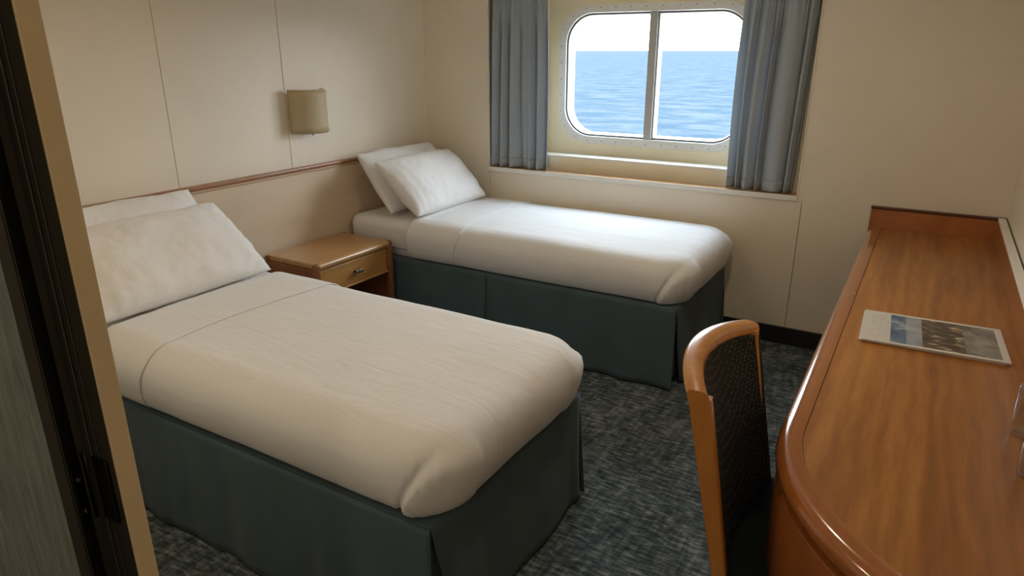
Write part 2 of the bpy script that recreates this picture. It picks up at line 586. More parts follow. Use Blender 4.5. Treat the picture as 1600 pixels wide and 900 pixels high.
# partition with the doorway the view comes through
wf = struct(box('wall_front', 0, 2.10, 0.104, 0.15, 0, CEIL, 'wall'), 'cream partition beside the doorway')
box('door_header', 2.10, RW, 0.104, 0.15, 2.04, CEIL, 'wall', wf)
struct(box('wall_hall', -0.05, RW+0.05, -1.70, -1.65, 0, CEIL, 'wall'))
struct(box('wall_hall_side', 1.05, 1.10, -1.65, 0.104, 0, CEIL, 'wall'))

# door frame (outer face coloured as shaded, jamb lining as lit)
tr = struct(empty('trim_1', (2.141, 0.10, 0)), 'door frame, outer face coloured as shaded, jamb edge as lit')
def fbox(name, x0, x1, y0, y1, z0, z1, mat, bev=0.001):
    return box(name, x0, x1, y0, y1, z0, z1, mat, tr, bev, 1, origin=(2.141, 0.10, 0))
fbox('frame_post', 2.141, 2.1955, 0.100, 0.120, 0, 2.04, 'frame_dark')
fbox('jamb_lining', 2.1955, 2.1990, 0.0995, 0.1205, 0, 2.04, 'frame_gold', 0.0006)
fbox('frame_bead', 2.150, 2.157, 0.0975, 0.100, 0, 2.04, 'frame_dark')
fbox('frame_bead', 2.166, 2.170, 0.0985, 0.100, 0, 2.04, 'frame_dark')
fbox('frame_head', 2.141, RW, 0.100, 0.120, 2.00, 2.04, 'frame_dark')
fbox('rebate', 2.100, 2.141, 0.102, 0.104, 0, 2.04, 'black', 0)  # black strip stands in for shade in the hinge gap
fbox('hinge_plate', 2.158, 2.185, 0.0955, 0.0985, 1.015, 1.095, 'hinge')

# door leaf, swung open towards the viewer
TH = math.radians(133)
P60 = Vector((2.1245, 0.0975, 0))
dl = empty('door_1', P60)
dl.rotation_euler = (0, 0, -TH)
struct(dl, 'grey woodgrain door standing open at the left edge')
# local frame: +x along the leaf away from the hinge, +y towards the room face
def dbox(name, x0, x1, y0, y1, z0, z1, mat, bev=0.0015, par=None):
    return box(name, x0, x1, y0, y1, z0, z1, mat, par or dl, bev, 1)
dbox('door_leaf', 0.0015, 0.72, 0.0, 0.034, 0.012, 1.995, 'door')
dbox('door_edge', 0.0, 0.0015, 0.0, 0.034, 0.012, 1.995, 'frame_dark', 0)
dbox('edge_lipping', 0.0015, 0.012, 0.034, 0.0362, 0.012, 1.995, 'frame_dark', 0.0006)
hp = dbox('hinge_plate', -0.002, 0.0, 0.004, 0.032, 1.000, 1.085, 'hinge', 0.0006)
for z in (1.022, 1.063):
    bm = bmesh.new()
    cyl_bm(bm, Vector((-0.0025, 0.018, z)), (1, 0, 0), 0.0032, 0.002, 10)
    from_bm('screw', bm, 'chrome', hp)
bm = bmesh.new()
cyl_bm(bm, Vector((-0.006, -0.004, 1.043)), (0, 0, 1), 0.005, 0.085, 12)
from_bm('hinge_knuckle', bm, 'hinge', dl, True)
dbox('handle_plate', 0.655, 0.69, 0.034, 0.038, 0.95, 1.10, 'chrome')

# ================================================================== WINDOW
win = struct(empty('window_1', (1.457, W+0.20, 0.90)), 'rounded rectangular ship window with a centre bar, sea outside')
WO = (1.457, W+0.20, 0.90)
def wbox(name, x0, x1, y0, y1, z0, z1, mat, bev=0.0, par=None, seg=2):
    o = box(name, x0, x1, y0, y1, z0, z1, mat, par or win, bev, seg, origin=WO)
    return o
IX0, IX1 = 0.80, 2.10
# recess behind the curtains, then the deeper window box
bm = bmesh.new()
def rb(*a):
    x0, x1, y0, y1, z0, z1 = a
    box_bm(x0-WO[0], x1-WO[0], y0-WO[1], y1-WO[1], z0-WO[2], z1-WO[2], bm=bm)
rb(WX0-0.02, IX0, W+0.085, W+0.10, SILL-0.02, RTOP)
rb(IX1, WX1+0.02, W+0.085, W+0.10, SILL-0.02, RTOP)
rb(WX0-0.02, WX1+0.02, W+0.012, W+0.22, RTOP, RTOP+0.02)
rb(IX0-0.02, IX0, W+0.10, W+0.22, 0.80, RTOP)
rb(IX1, IX1+0.02, W+0.10, W+0.22, 0.80, RTOP)
rb(WX0-0.02, WX0-0.001, W+0.0121, W+0.10, SILL, RTOP)
rb(WX1+0.001, WX1+0.02, W+0.0121, W+0.10, SILL, RTOP)
from_bm('recess_lining', bm, 'recess', win)
wbox('riser', IX0, IX1, W+0.085, W+0.10, SILL, 0.893, 'recess')
wbox('ledge', IX0, IX1, W+0.078, W+0.205, 0.893, 0.906, 'ledge', 0.004)
sb = wbox('sill_board', WX0, WX1, W-0.012, W+0.086, SILL-0.022, SILL, 'stand_top', 0.003)
wbox('sill_edge_trim', WX0-0.006, WX1+0.006, W-0.014, W-0.009, SILL-0.026, SILL+0.0005, 'ledge', 0.001)

def rrect(x0, x1, z0, z1, r, n=14):
    pts = []
    for cx, cz, a0 in ((x1-r, z1-r, 0), (x0+r, z1-r, 90), (x0+r, z0+r, 180), (x1-r, z0+r, 270)):
        for k in range(n+1):
            a = math.radians(a0+90*k/n)
            pts.append((cx+r*math.cos(a), cz+r*math.sin(a)))
    return pts
def ring_frame(name, specs, mat, closed_profile=True):
    """specs: list of (x0,x1,z0,z1,r,y) loops bridged into a closed tube"""
    bm = bmesh.new()
    loops = []
    for (x0, x1, z0, z1, r, y) in specs:
        loops.append([bm.verts.new((x-WO[0], y-WO[1], z-WO[2])) for x, z in rrect(x0, x1, z0, z1, r)])
    L = len(loops)
    for i in range(L if closed_profile else L-1):
        A, B = loops[i], loops[(i+1) % L]
        n = len(A)
        for k in range(n):
            bm.faces.new((A[k], A[(k+1) % n], B[(k+1) % n], B[k]))
    o = from_bm(name, bm, mat, win)
    return auto_smooth(o, 35)
fx0, fx1, fz0, fz1 = 0.873, 2.041, 0.972, 1.765
YP = W+0.20
def ins(d, r, y):
    return (fx0+d, fx1-d, fz0+d, fz1-d, r, y)
# panel the window sits in (hole = outer frame)
bm = bmesh.new()
inner = rrect(fx0+0.02, fx1-0.02, fz0+0.02, fz1-0.02, 0.19)
n = len(inner)
outer = []
for (x, z) in inner:
    cx, cz = 1.457, 1.37
    dx, dz = x-cx, z-cz
    t = min((1.457-IX0+0.01)/abs(dx) if dx else 9e9, ((RTOP-cz) if dz > 0 else (cz-0.895))/abs(dz) if dz else 9e9)
    outer.append((cx+dx*t, cz+dz*t))
ya, yb = YP+0.004, YP+0.02
rings = [[bm.verts.new((x-WO[0], y-WO[1], z-WO[2])) for x, z in pts] for pts, y in ((outer, ya), (inner, ya), (inner, yb+0.05))]
for A, B in zip(rings[:-1], rings[1:]):
    for k in range(n):
        bm.faces.new((A[k], A[(k+1) % n], B[(k+1) % n], B[k]))
# fill the four corners of the panel
corner = {}
for sxn in (IX0-0.01, 2*1.457-IX0+0.01):
    for szn in (0.895, RTOP):
        cv = bm.verts.new((sxn-WO[0], ya-WO[1], szn-WO[2]))
        best = sorted(range(n), key=lambda k: (outer[k][0]-sxn)**2+(outer[k][1]-szn)**2)
        for k in range(n):
            a, b2 = outer[k], outer[(k+1) % n]
            onx = lambda p: abs(p[0]-sxn) < 1e-6
            onz = lambda p: abs(p[1]-szn) < 1e-6
            if (onx(a) and onz(b2) and not onx(b2)) or (onz(a) and onx(b2) and not onx(a)):
                bm.faces.new((rings[0][k], rings[0][(k+1) % n], cv))
from_bm('window_panel', bm, 'recess', win)
ring_frame('outer_frame', [ins(0, .205, YP+.004), ins(0.004, .20, YP-.008), ins(0.044, .170, YP-.008), ins(0.048, .167, YP-.003), ins(0.048, .167, YP+.03), ins(0.0, .205, YP+.03)], 'steel_white')
ring_frame('gasket', [ins(0.047, .168, YP+.003), ins(0.054, .162, YP+.003), ins(0.054, .162, YP+.03), ins(0.047, .168, YP+.03)], 'gasket')
ring_frame('inner_frame', [ins(0.053, .163, YP+.007), ins(0.057, .159, YP+.005), ins(0.063, .153, YP+.032), ins(0.063, .153, YP+.085), ins(0.0, .2, YP+.085), ins(0.0, .2, YP+.06), ins(0.053, .163, YP+.06)], 'steel_white')
# centre bar
mu = wbox('mullion', 1.434, 1.482, YP-0.006, YP+0.07, fz0+0.05, fz1-0.05, 'alu', 0.004)
wbox('mullion_strip', 1.486, 1.492, YP+0.004, YP+0.066, fz0+0.055, fz1-0.055, 'steel_white', 0.001, mu)
wbox('mullion_seal', 1.482, 1.486, YP+0.006, YP+0.066, fz0+0.055, fz1-0.055, 'gasket', 0, mu)
# two panes
for xa, xb, sgn in ((fx0+0.06, 1.440, -1), (1.478, fx1-0.06, 1)):
    pts = [(x, z) for x, z in rrect(fx0+0.062, fx1-0.062, fz0+0.062, fz1-0.062, .155)]
    pts = [(min(max(x, xa), xb), z) for x, z in pts]
    bm = bmesh.new()
    vs = []
    seen = set()
    for x, z in pts:
        k = (round(x, 5), round(z, 5))
        if k in seen: continue
        seen.add(k)
        vs.append(bm.verts.new((x-WO[0], YP+0.036-WO[1], z-WO[2])))
    bm.faces.new(vs)
    from_bm('pane', bm, 'pane', win)
# screws round the flange
bm0 = bmesh.new()
cyl_bm(bm0, Vector((0, 0, 0)), (0, 1, 0), 0.0032, 0.003, 8)
scm = bpy.data.meshes.new('screw')
bm0.to_mesh(scm)
bm0.free()
scm.materials.append(M['screw'])
path = rrect(fx0+0.018, fx1-0.018, fz0+0.018, fz1-0.018, .188, 20)
acc, tot, last = 0.0, 0.0, path[0]
seq = path+[path[0]]
nextd = 0.06
for a, b in zip(seq[:-1], seq[1:]):
    d = math.dist(a, b)
    while tot+d >= nextd and d > 0:
        t = (nextd-tot)/d
        o = bpy.data.objects.new('screw', scm)
        COL.objects.link(o)
        o.parent = win
        o.location = (a[0]+(b[0]-a[0])*t-WO[0], YP-0.009-WO[1], a[1]+(b[1]-a[1])*t-WO[2])
        nextd += 0.0935
    tot += d

# sea
bm = bmesh.new()
rr = [6, 60, 200, 600, 2000, 8000, 30000]
prev = None
for r in rr:
    ring = [bm.verts.new((r*math.sin(math.radians(a)), r*math.cos(math.radians(a)), 0)) for a in range(-88, 89, 4)]
    if prev:
        for k in range(len(ring)-1):
            bm.faces.new((prev[k], prev[k+1], ring[k+1], ring[k]))
    prev = ring
sea = from_bm('sea', bm, 'sea')
sea.location = (1.4, W+0.4, -9.0)
tag(sea, 'pale blue open sea seen through the window', 'sea', kind='stuff')

# ================================================================== HEADBOARD
hb = empty('headboard', (0.0, 0.15, 0.0))
tag(hb, 'long pale wooden headboard panel with brown top rail along the left wall', 'headboard')
HO = (0.0, 0.15, 0.0)
box('headboard_panel', 0.001, 0.020, 0.152, W-0.001, 0.10, HB-0.035, 'headboard', hb, 0.002, 1, HO)
box('pale_strip', 0.001, 0.027, 0.152, W-0.001, HB-0.035, HB-0.022, 'rail_pale', hb, 0.003, 2, HO)
box('top_rail', 0.001, 0.034, 0.152, W-0.001, HB-0.022, HB, 'rail', hb, 0.007, 3, HO)
box('end_cap', 0.020, 0.034, W-0.022, W-0.001, 0.30, HB-0.022, 'rail_pale', hb, 0.002, 1, HO)

# ================================================================== BEDS
ZS, ZT = 0.408, 0.622

def bed_rings(x0, x1, y0, y1, off, zb, zt, er, rfoot, bulge, seed, crease, dome=0.010):
    """rounded mattress shell as bmesh, head end at x0, foot at x1"""
    def loop(d):
        X0, X1, Y0, Y1 = x0-d, x1+d, y0-d, y1+d
        rf = max(rfoot+d, 0.012)
        rh = max(0.05+d, 0.008)
        pts = []
        def seg(a, b, nn, warp=lambda t: t):
            for k in range(nn):
                t = warp(k/nn)
                pts.append((a[0]+(b[0]-a[0])*t, a[1]+(b[1]-a[1])*t))
        def arc(cx, cy, r, a0, nn):
            for k in range(nn):
                a = math.radians(a0+90*k/nn)
                pts.append((cx+r*math.cos(a), cy+r*math.sin(a)))
        seg((X0+rh, Y0), (X1-rf, Y0), 150, lambda t: 1-(1-t)**1.4)
        arc(X1-rf, Y0+rf, rf, -90, 56)
        seg((X1, Y0+rf), (X1, Y1-rf), 44)
        arc(X1-rf, Y1-rf, rf, 0, 40)
        seg((X1-rf, Y1), (X0+rh, Y1), 150, lambda t: t**1.4)
        arc(X0+rh, Y1-rh, rh, 90, 6)
        seg((X0, Y1-rh), (X0, Y0+rh), 44)
        arc(X0+rh, Y0+rh, rh, 180, 6)
        return pts
    prof = []
    H = zt-zb
    nside = 24
    for k in range(nside+1):
        t = k/nside
        z = zb+t*(H-er)
        o = bulge*math.sin(math.pi/2*t**0.8)-0.014*(1-t)**3
        prof.append((o, z))
    ob = prof[-1][0]
    for k in range(1, 11):
        a = math.radians(90*k/10)
        prof.append((ob-er*(1-math.cos(a)), zt-er+er*math.sin(a)))
    d = prof[-1][0]
    hw = (y1-y0)/2
    while d > -(hw-0.035):
        d -= 0.022
        prof.append((d, zt))
    bm = bmesh.new()
    loops = []
    for (o, z) in prof:
        lp = []
        for (x, y) in loop(o+off):
            inn = min(1.0, max(0.0, -(o)/0.30))
            zz = z + (off if z > zb+0.05 else 0)
            if z >= zt-1e-5:
                zz += dome*inn
            # soft unevenness
            nv = noise.noise(Vector((x*2.3+seed, y*4.0, 0.3)))
            nw = noise.noise(Vector((x*9.0+seed*2, y*17.0, z*9.0)))
            ox = oy = 0.0
            sfade = min(1.0, max(0.0, (zt-z)/er)); sfade = sfade*sfade*(3-2*sfade)
            zz += (1-sfade)*(0.0045*nv+0.0014*nw)
            if sfade > 0:
                # sides: push in and out along the outline
                amp = sfade*(0.006*nv+0.0015*nw)
                if crease and z > zb-0.001:
                    # tucked corner fold on the near and far sides of the foot
                    xc = x1-0.125+0.115*((z-zb)/H)**1.2
                    for side in (y0, y1):
                        if abs(y-side) < 0.16 and x > x1-0.32:
                            s = x-xc
                            fade = min(1.0, max(0.0, (zt-er*0.2-z)/0.05))
                            lift = 0.020/(1+math.exp(-max(-60, min(60, s/0.004))))*max(0.0, 1-max(0.0, s-0.03)/0.12)
                            groove = -0.014*math.exp(-((s+0.006)/0.007)**2)
                            amp += fade*(lift+groove)
                            amp += fade*0.0014*math.sin((s*1.3+z*0.9)*190)*math.exp(-(s/0.07)**2)
                cx = min(max(x, x0+0.25), x1-0.25)
                cy = (y0+y1)/2 if x > x1-0.25 else y
                vx, vy = x-cx, (y-min(max(y, y0+0.25), y1-0.25))
                L = math.hypot(vx, vy) or 1
                ox, oy = vx/L*amp, vy/L*amp
            lp.append(bm.verts.new((x+ox, y+oy, zz)))
        loops.append(lp)
    for A, B in zip(loops[:-1], loops[1:]):
        n = len(A)
        for k in range(n):
            bm.faces.new((A[k], A[(k+1) % n], B[(k+1) % n], B[k]))
    bm.faces.new(loops[-1])
    bmesh.ops.recalc_face_normals(bm, faces=bm.faces)
    return bm

def cut(bm, x, keep_greater=True):
    bmesh.ops.bisect_plane(bm, geom=list(bm.verts)+list(bm.edges)+list(bm.faces), plane_co=(x, 0, 0),
                           plane_no=(1, 0, 0), clear_inner=keep_greater, clear_outer=not keep_greater)
    return bm

def shift(bm, o):
    bmesh.ops.translate(bm, verts=bm.verts, vec=(-o[0], -o[1], -o[2]))
    return bm

def make_bed(name, label, y0, y1, L, seed, seam_x):
    O = (1.0, (y0+y1)/2, 0.0)
    bed = empty(name, O)
    tag(bed, label, 'bed', 'twin beds')
    x0 = 0.036
    # divan base
    box('base', x0+0.01, L-0.014, y0+0.014, y1-0.014, 0.02, ZS-0.004, 'skirt', bed, 0.01, 2, O)
    box('deck', x0+0.005, L-0.002, y0+0.002, y1-0.002, ZS-0.010, ZS-0.002, 'skirt', bed, 0.004, 2, O)
    # pleated skirt, separate cloth panels hanging from the deck
    def panel(a, b, nrm, sd, fa=0.0, fb=0.0, inset=0.0, waves=0.011, flare=0.024):
        a, b = Vector(a), Vector(b)
        d = (b-a).normalized()
        Ln = (b-a).length
        nv = Vector(nrm)
        nu = max(8, int(Ln/0.018))
        def fn(u, v):
            z = ZS-0.003-(ZS-0.012)*v
            s = u*Ln
            p = a+d*s
            w = noise.noise(Vector((s*7.0+sd, v*0.8, sd)))*waves*2.2 + noise.noise(Vector((s*16+sd*3, v*0.5, 1)))*waves*0.8
            o = -inset+flare*v**1.4+w*v
            # ends lean away from / into the corner as the cloth hangs
            e = fa*v*max(0, 1-u*Ln/0.25) + fb*v*max(0, 1-(1-u)*Ln/0.25)
            p = p+d*e+nv*o
            zz = z + (0.006*noise.noise(Vector((s*5, sd, 0))) if v > 0.98 else 0)
            return (p.x-O[0], p.y-O[1], max(zz, 0.004))
        return grid_mesh('skirt_panel', fn, nu, 16, 'skirt', bed, 0.003, True, -1.0)
    # near side: two panels meeting at a pleat, foot: one, far side: one
    panel((x0, y0), (seam_x-0.0025, y0), (0, -1), seed+1, 0, 0)
    panel((seam_x+0.0025, y0), (L, y0), (0, -1), seed+2, 0, 0.012)
    panel((L, y0+0.002), (L, y1-0.002), (1, 0), seed+3, 0.075, -0.03)
    panel((L, y1), (x0, y1), (0, 1), seed+4, -0.03, 0, flare=0.006, waves=0.001)
    # pleat inserts set back behind the joints
    panel((seam_x-0.06, y0), (seam_x+0.06, y0), (0, -1), seed+5, inset=0.006, waves=0.0, flare=0.018)
    panel((L-0.10, y0+0.010), (L-0.010, y0+0.010), (0, -1), seed+6, inset=0.008, waves=0.0, flare=-0.004)
    panel((L-0.012, y0+0.012), (L-0.012, y0+0.14), (1, 0), seed+7, inset=0.012, waves=0.0, flare=-0.008)
    panel((L-0.006, y1-0.12), (L-0.006, y1-0.004), (1, 0), seed+8, inset=0.004, waves=0.0, flare=0.012)
    # mattress in its fitted sheet
    bm = bed_rings(x0+0.004, L+0.006, y0+0.006, y1-0.006, -0.012, ZS, ZT, 0.05, 0.13, 0.012, seed, False)
    from_bm('mattress', shift(bm, O), 'sheet', bed, True)
    return bed

def make_duvet(label, flabel, y0, y1, L, seed, xf0, xf1):
    O = (1.3, (y0+y1)/2, ZT)
    d = empty('duvet', O)
    tag(d, label, 'duvet', 'duvets on the twin beds')
    bm = bed_rings(0.04, L+0.026, y0+0.002, y1-0.002, 0.0, ZS+0.004, ZT, 0.095, 0.15, 0.024, seed+10, True)
    cut(bm, xf0+0.03)
    o = from_bm('duvet_cover', shift(bm, O), 'sheet', d, True)
    md = o.modifiers.new('thickness', 'SOLIDIFY')
    md.thickness = 0.008
    md.offset = -1
    bm = bed_rings(0.04, L+0.026, y0+0.002, y1-0.002, 0.005, ZS+0.005, ZT, 0.095, 0.15, 0.024, seed+10, True)
    cut(bm, xf0)
    cut(bm, xf1, False)
    # the folded edge wanders a little
    for v in bm.verts:
        t = (v.co.x-xf0)/(xf1-xf0)
        v.co.x += t*(0.012*math.sin(v.co.y*7+seed)-0.06*max(0.0, (ZT-0.03-v.co.z)/0.2))
    o = from_bm('turned_down_edge', shift(bm, O), 'sheet', d, True)
    o['label'] = flabel
    md = o.modifiers.new('thickness', 'SOLIDIFY')
    md.thickness = 0.004
    md.offset = -1
    return d

A0, A1, LA = 0.864, 1.701, 2.0
B0, B1, LB = 2.650, 3.472, 2.029
make_bed('twin_bed', 'single bed nearest the doorway, dark teal skirt, white mattress', A0, A1, LA, 3.0, 0.62)
make_bed('twin_bed', 'single bed under the window, dark teal skirt, white mattress', B0, B1, LB, 8.0, 1.0)
make_duvet('white duvet tucked over the bed nearest the doorway', 'folded-back white top edge', A0, A1, LA, 3.0, 0.60, 0.90)
make_duvet('white duvet tucked over the bed under the window', 'folded-back white top edge', B0, B1, LB, 8.0, 0.49, 0.83)

# ------------------------------------------------------------------ pillows
def pillow(label, bottom, top, yc, wid, thick, seed, tilt=0.0):
    """bottom/top: (x, z) of the lower and upper seam seen from the side"""
    bx, bz = bottom
    tx, tz = top
    hgt = math.hypot(tx-bx, tz-bz)
    vdir = Vector((tx-bx, 0, tz-bz)).normalized()
    udir = Vector((0, 1, 0))
    ndir = udir.cross(vdir)
    if ndir.x < 0: ndir = -ndir
    c = Vector(((bx+tx)/2, yc, (bz+tz)/2))
    nu, nv = 56, 40
    vs, fs = [], []
    def pt(u, v, sgn):
        # u, v in -1..1 ; corners drawn out, edges slightly hollow
        cr = 1-0.018*(abs(u)*abs(v))**3
        eu = cr*(1-0.022*(1-v*v)*abs(u)**3)
        ev = cr*(1-0.020*(1-u*u)*abs(v)**3)
        x = u*wid/2*eu*(1+0.015*abs(v)**4)
        y = v*hgt/2*ev*(1+0.015*abs(u)**4)
        prof = ((1-abs(u)**2.6)*(1-abs(v)**2.4))
        t = thick/2*max(prof, 0)**0.47
        e = max(abs(u), abs(v))
        wr = noise.noise(Vector((u*2.2+seed, v*2.2, sgn*3)))*0.012*max(prof, 0)**0.3
        rad = abs(u)**3+abs(v)**3
        wr += 0.011*noise.noise(Vector((u*7+seed, v*3+v*u*4, sgn)))*min(1, rad)*max(prof, 0)**0.25
        wr += 0.004*noise.noise(Vector((u*12+seed, v*9, sgn)))*max(prof, 0)**0.4
        p = c+udir*x+vdir*y+ndir*(sgn*t+wr)
        # sag and settle on the bed
        p += vdir*(0.010*noise.noise(Vector((u*2+seed, 5, 1)))*(v > 0)*v)
        p += vdir*(tilt*u*v*0.5*hgt/2)
        return p
    idx = {}
    for sgn in (1, -1):
        for i in range(nu+1):
            for j in range(nv+1):
                u = math.sin((i/nu*2-1)*math.pi/2)*0.55+(i/nu*2-1)*0.45
                v = math.sin((j/nv*2-1)*math.pi/2)*0.55+(j/nv*2-1)*0.45
                border = i in (0, nu) or j in (0, nv)
                if sgn == -1 and border:
                    idx[(sgn, i, j)] = idx[(1, i, j)]
                    continue
                idx[(sgn, i, j)] = len(vs)
                vs.append(pt(u, v, sgn))
        for i in range(nu):
            for j in range(nv):
                q = [idx[(sgn, i, j)], idx[(sgn, i+1, j)], idx[(sgn, i+1, j+1)], idx[(sgn, i, j+1)]]
                fs.append(q if sgn == 1 else q[::-1])
    O = Vector((c.x, c.y, bz))
    me = bpy.data.meshes.new('pillow')
    me.from_pydata([tuple(p-O) for p in vs], [], fs)
    o = link('pillow', me, 'pillow', None, True)
    bm = bmesh.new()
    bm.from_mesh(me)
    bmesh.ops.recalc_face_normals(bm, faces=bm.faces)
    bm.to_mesh(me)
    bm.free()
    o.location = O
    tag(o, label, 'pillow', 'white bed pillows')
    return o

pillow('white pillow against the headboard, rear one on the bed nearest the doorway', (0.34, 0.640), (0.105, 0.935), 1.262, 0.72, 0.16, 1.3)
pillow('white pillow leaning in front, on the bed nearest the doorway', (0.605, 0.645), (0.285, 0.893), 1.248, 0.73, 0.18, 4.7)
pillow('white pillow against the headboard, rear one on the bed under the window', (0.33, 0.640), (0.095, 0.955), 3.04, 0.69, 0.16, 7.1, -0.04)
pillow('white pillow leaning in front, on the bed under the window', (0.54, 0.648), (0.25, 0.922), 3.02, 0.69, 0.18, 9.9)

# ================================================================== NIGHTSTAND
NX0, NX1, NY0, NY1, NZ = 0.036, 0.405, 2.035, 2.608, 0.515
ns = empty('nightstand', (NX0, (NY0+NY1)/2, 0))
NO = tuple(ns.location)
tag(ns, 'honey wood nightstand with one drawer standing between the two beds', 'nightstand')
def nbox(name, *a, mat='stand_body', bev=0.002, par=None, seg=2):
    return box(name, *a, mat, par or ns, bev, seg, NO)
nbox('top', NX0, NX1-0.012, NY0+0.012, NY1-0.012, NZ-0.028, NZ, mat='stand_top', bev=0.007, seg=3)
# rounded front edge
bm = bmesh.new()
cyl_bm(bm, Vector((NX1-0.016-NO[0], (NY0+NY1)/2-NO[1], NZ-0.0165)), (0, 1, 0), 0.0175, NY1-NY0-0.06, 20)
from_bm('front_edge', bm, 'stand_top', ns, False)
for yy in (NY0, NY1-0.034):
    o = nbox('corner_post', NX1-0.036, NX1+0.002, yy, yy+0.034, 0.0, NZ+0.002, bev=0.012, seg=4)
    auto_smooth(o, 50)
    nbox('side_panel', NX0, NX1-0.03, (NY0+0.006 if yy == NY0 else NY1-0.024), (NY0+0.024 if yy == NY0 else NY1-0.006), 0.0, NZ-0.028)
    o = nbox('back_corner', NX0, NX0+0.02, yy+(0 if yy == NY0 else 0.016), yy+(0.018 if yy == NY0 else 0.034), 0.0, NZ+0.001, bev=0.006, seg=3)
nbox('back_panel', NX0, NX0+0.010, NY0+0.02, NY1-0.02, 0.02, NZ-0.028)
nbox('drawer_rail', NX1-0.05, NX1-0.012, NY0+0.03, NY1-0.03, NZ-0.040, NZ-0.028, mat='stand_drawer')
dr = nbox('drawer', NX0+0.03, NX1-0.016, NY0+0.036, NY1-0.036, 0.350, NZ-0.044, mat='stand_drawer', bev=0.003)
nbox('drawer_lip', NX1-0.020, NX1-0.006, NY0+0.036, NY1-0.036, 0.338, 0.350, mat='stand_top', bev=0.004)
hd = nbox('handle', NX1+0.006, NX1+0.013, 2.300, 2.352, 0.402, 0.420, mat='chrome', bev=0.002, par=dr)
for yy in (2.308, 2.341):
    nbox('handle_stem', NX1-0.018, NX1+0.008, yy, yy+0.008, 0.406, 0.415, mat='hinge', bev=0.001, par=dr)
nbox('bottom_shelf', NX0+0.01, NX1-0.02, NY0+0.02, NY1-0.02, 0.06, 0.078)

# ================================================================== WALL SCONCE
sc = empty('wall_sconce', (0.0, 2.434, 1.10))
tag(sc, 'unlit beige frosted wall sconce with curved shade above the headboard', 'wall lamp')
def shade_fn(u, v):
    a = math.pi*(0.015+0.60*u)
    return (0.004+0.126*math.sin(a)**0.75, -0.122*math.cos(a), 0.002+0.222*v)
grid_mesh('shade', shade_fn, 40, 6, 'shade', sc, 0.004, True, -1)
def diffuser_fn(u, v):
    a = math.pi*(0.02+0.965*u)
    return (0.004+0.112*math.sin(a)**0.75, -0.112*math.cos(a)+0.006, 0.005+0.206*v)
o = grid_mesh('diffuser', diffuser_fn, 40, 6, 'diffuser', sc, 0.003, True, -1)
o['label'] = 'paler frosted inner shade'
box('backplate', 0.0, 0.012, -0.075, 0.075, 0.03, 0.195, 'ledge', sc, 0.003, 2)
bm = bmesh.new()
cyl_bm(bm, Vector((0.055, 0.0, 0.07)), (0, 0, 1), 0.014, 0.07, 14)
bmesh.ops.create_uvsphere(bm, u_segments=14, v_segments=10, radius=0.026, matrix=Matrix.Translation((0.055, 0, 0.135)))
from_bm('bulb', bm, 'ledge', sc, True)
box('shade_clip', 0.090, 0.124, 0.030, 0.052, 0.216, 0.229, 'ledge', sc, 0.003, 2)
bm = bmesh.new()
cyl_bm(bm, Vector((0.05, 0.0, 0.015)), (0, 0, 1), 0.0035, 0.06, 8)
from_bm('switch_pin', bm, 'screw', sc)
box('bracket', 0.010, 0.098, -0.006, 0.006, 0.034, 0.042, 'ledge', sc, 0.001, 1)

# ================================================================== CURTAINS
def curtain(label, xt0, xt1, xb0, xb1, seed, folds, edge):
    O = Vector(((xb0+xb1)/2, W+0.035, SILL))
    cu = empty('curtain', O)
    tag(cu, label, 'curtain', 'blue grey curtains')
    zt, zb = 1.93, SILL+0.004
    rnd = random.Random(seed)
    ph = [rnd.uniform(0, 6.28) for _ in range(6)]
    def fn(u, v):
        # v 0 top .. 1 bottom
        z = zt+(zb-zt)*v
        k = min(1, v*3.2)
        x = (xt0+(xt1-xt0)*u)*(1-v)+(xb0+(xb1-xb0)*u)*v
        uu = u+0.05*math.sin(u*9+ph[0]+v*0.8)+0.02*math.sin(u*17+ph[5])+0.012*math.sin(v*5+ph[1])*(u*(1-u)*4)
        big = 1.15-2.1*abs(math.sin(uu*folds*math.pi+ph[2]))**0.75
        sm = math.sin(uu*folds*2*2*math.pi+ph[3]+0.6*math.sin(v*3))
        vs_ = math.sin(uu*folds*5*2*math.pi+ph[4])
        amp = 0.024+0.006*v
        y = amp*k*big + 0.006*(1-0.4*k)*sm + 0.007*(1-k)*vs_
        x += 0.010*k*math.cos(uu*folds*math.pi+ph[2])*math.sin(u*math.pi)
        x += edge*0.012*math.sin(v*math.pi)*(u if edge > 0 else (1-u))
        return (x-O.x, y, z-O.z)
    o = grid_mesh('curtain_cloth', fn, 220, 46, 'curtain', cu, 0.002, True, 0)
    # stitched hem at the foot
    def hem(u, v):
        p = fn(u, 0.945+0.055*v)
        return (p[0], p[1]-0.0022, p[2])
    grid_mesh('hem', hem, 220, 3, 'curtain', cu, 0.001, True, 0)
    # header tape
    def head(u, v):
        p = fn(u, 0.07*v)
        return (p[0], p[1]-0.003, p[2])
    grid_mesh('header_tape', head, 220, 3, 'curtain', cu, 0.001, True, 0)
    return cu
curtain('blue-grey curtain gathered at the left side of the window', 0.512, 0.866, 0.492, 0.893, 5, 4.6, 1)
curtain('blue-grey curtain gathered at the right side of the window', 1.990, 2.338, 1.985, 2.312, 11, 5.2, -1)

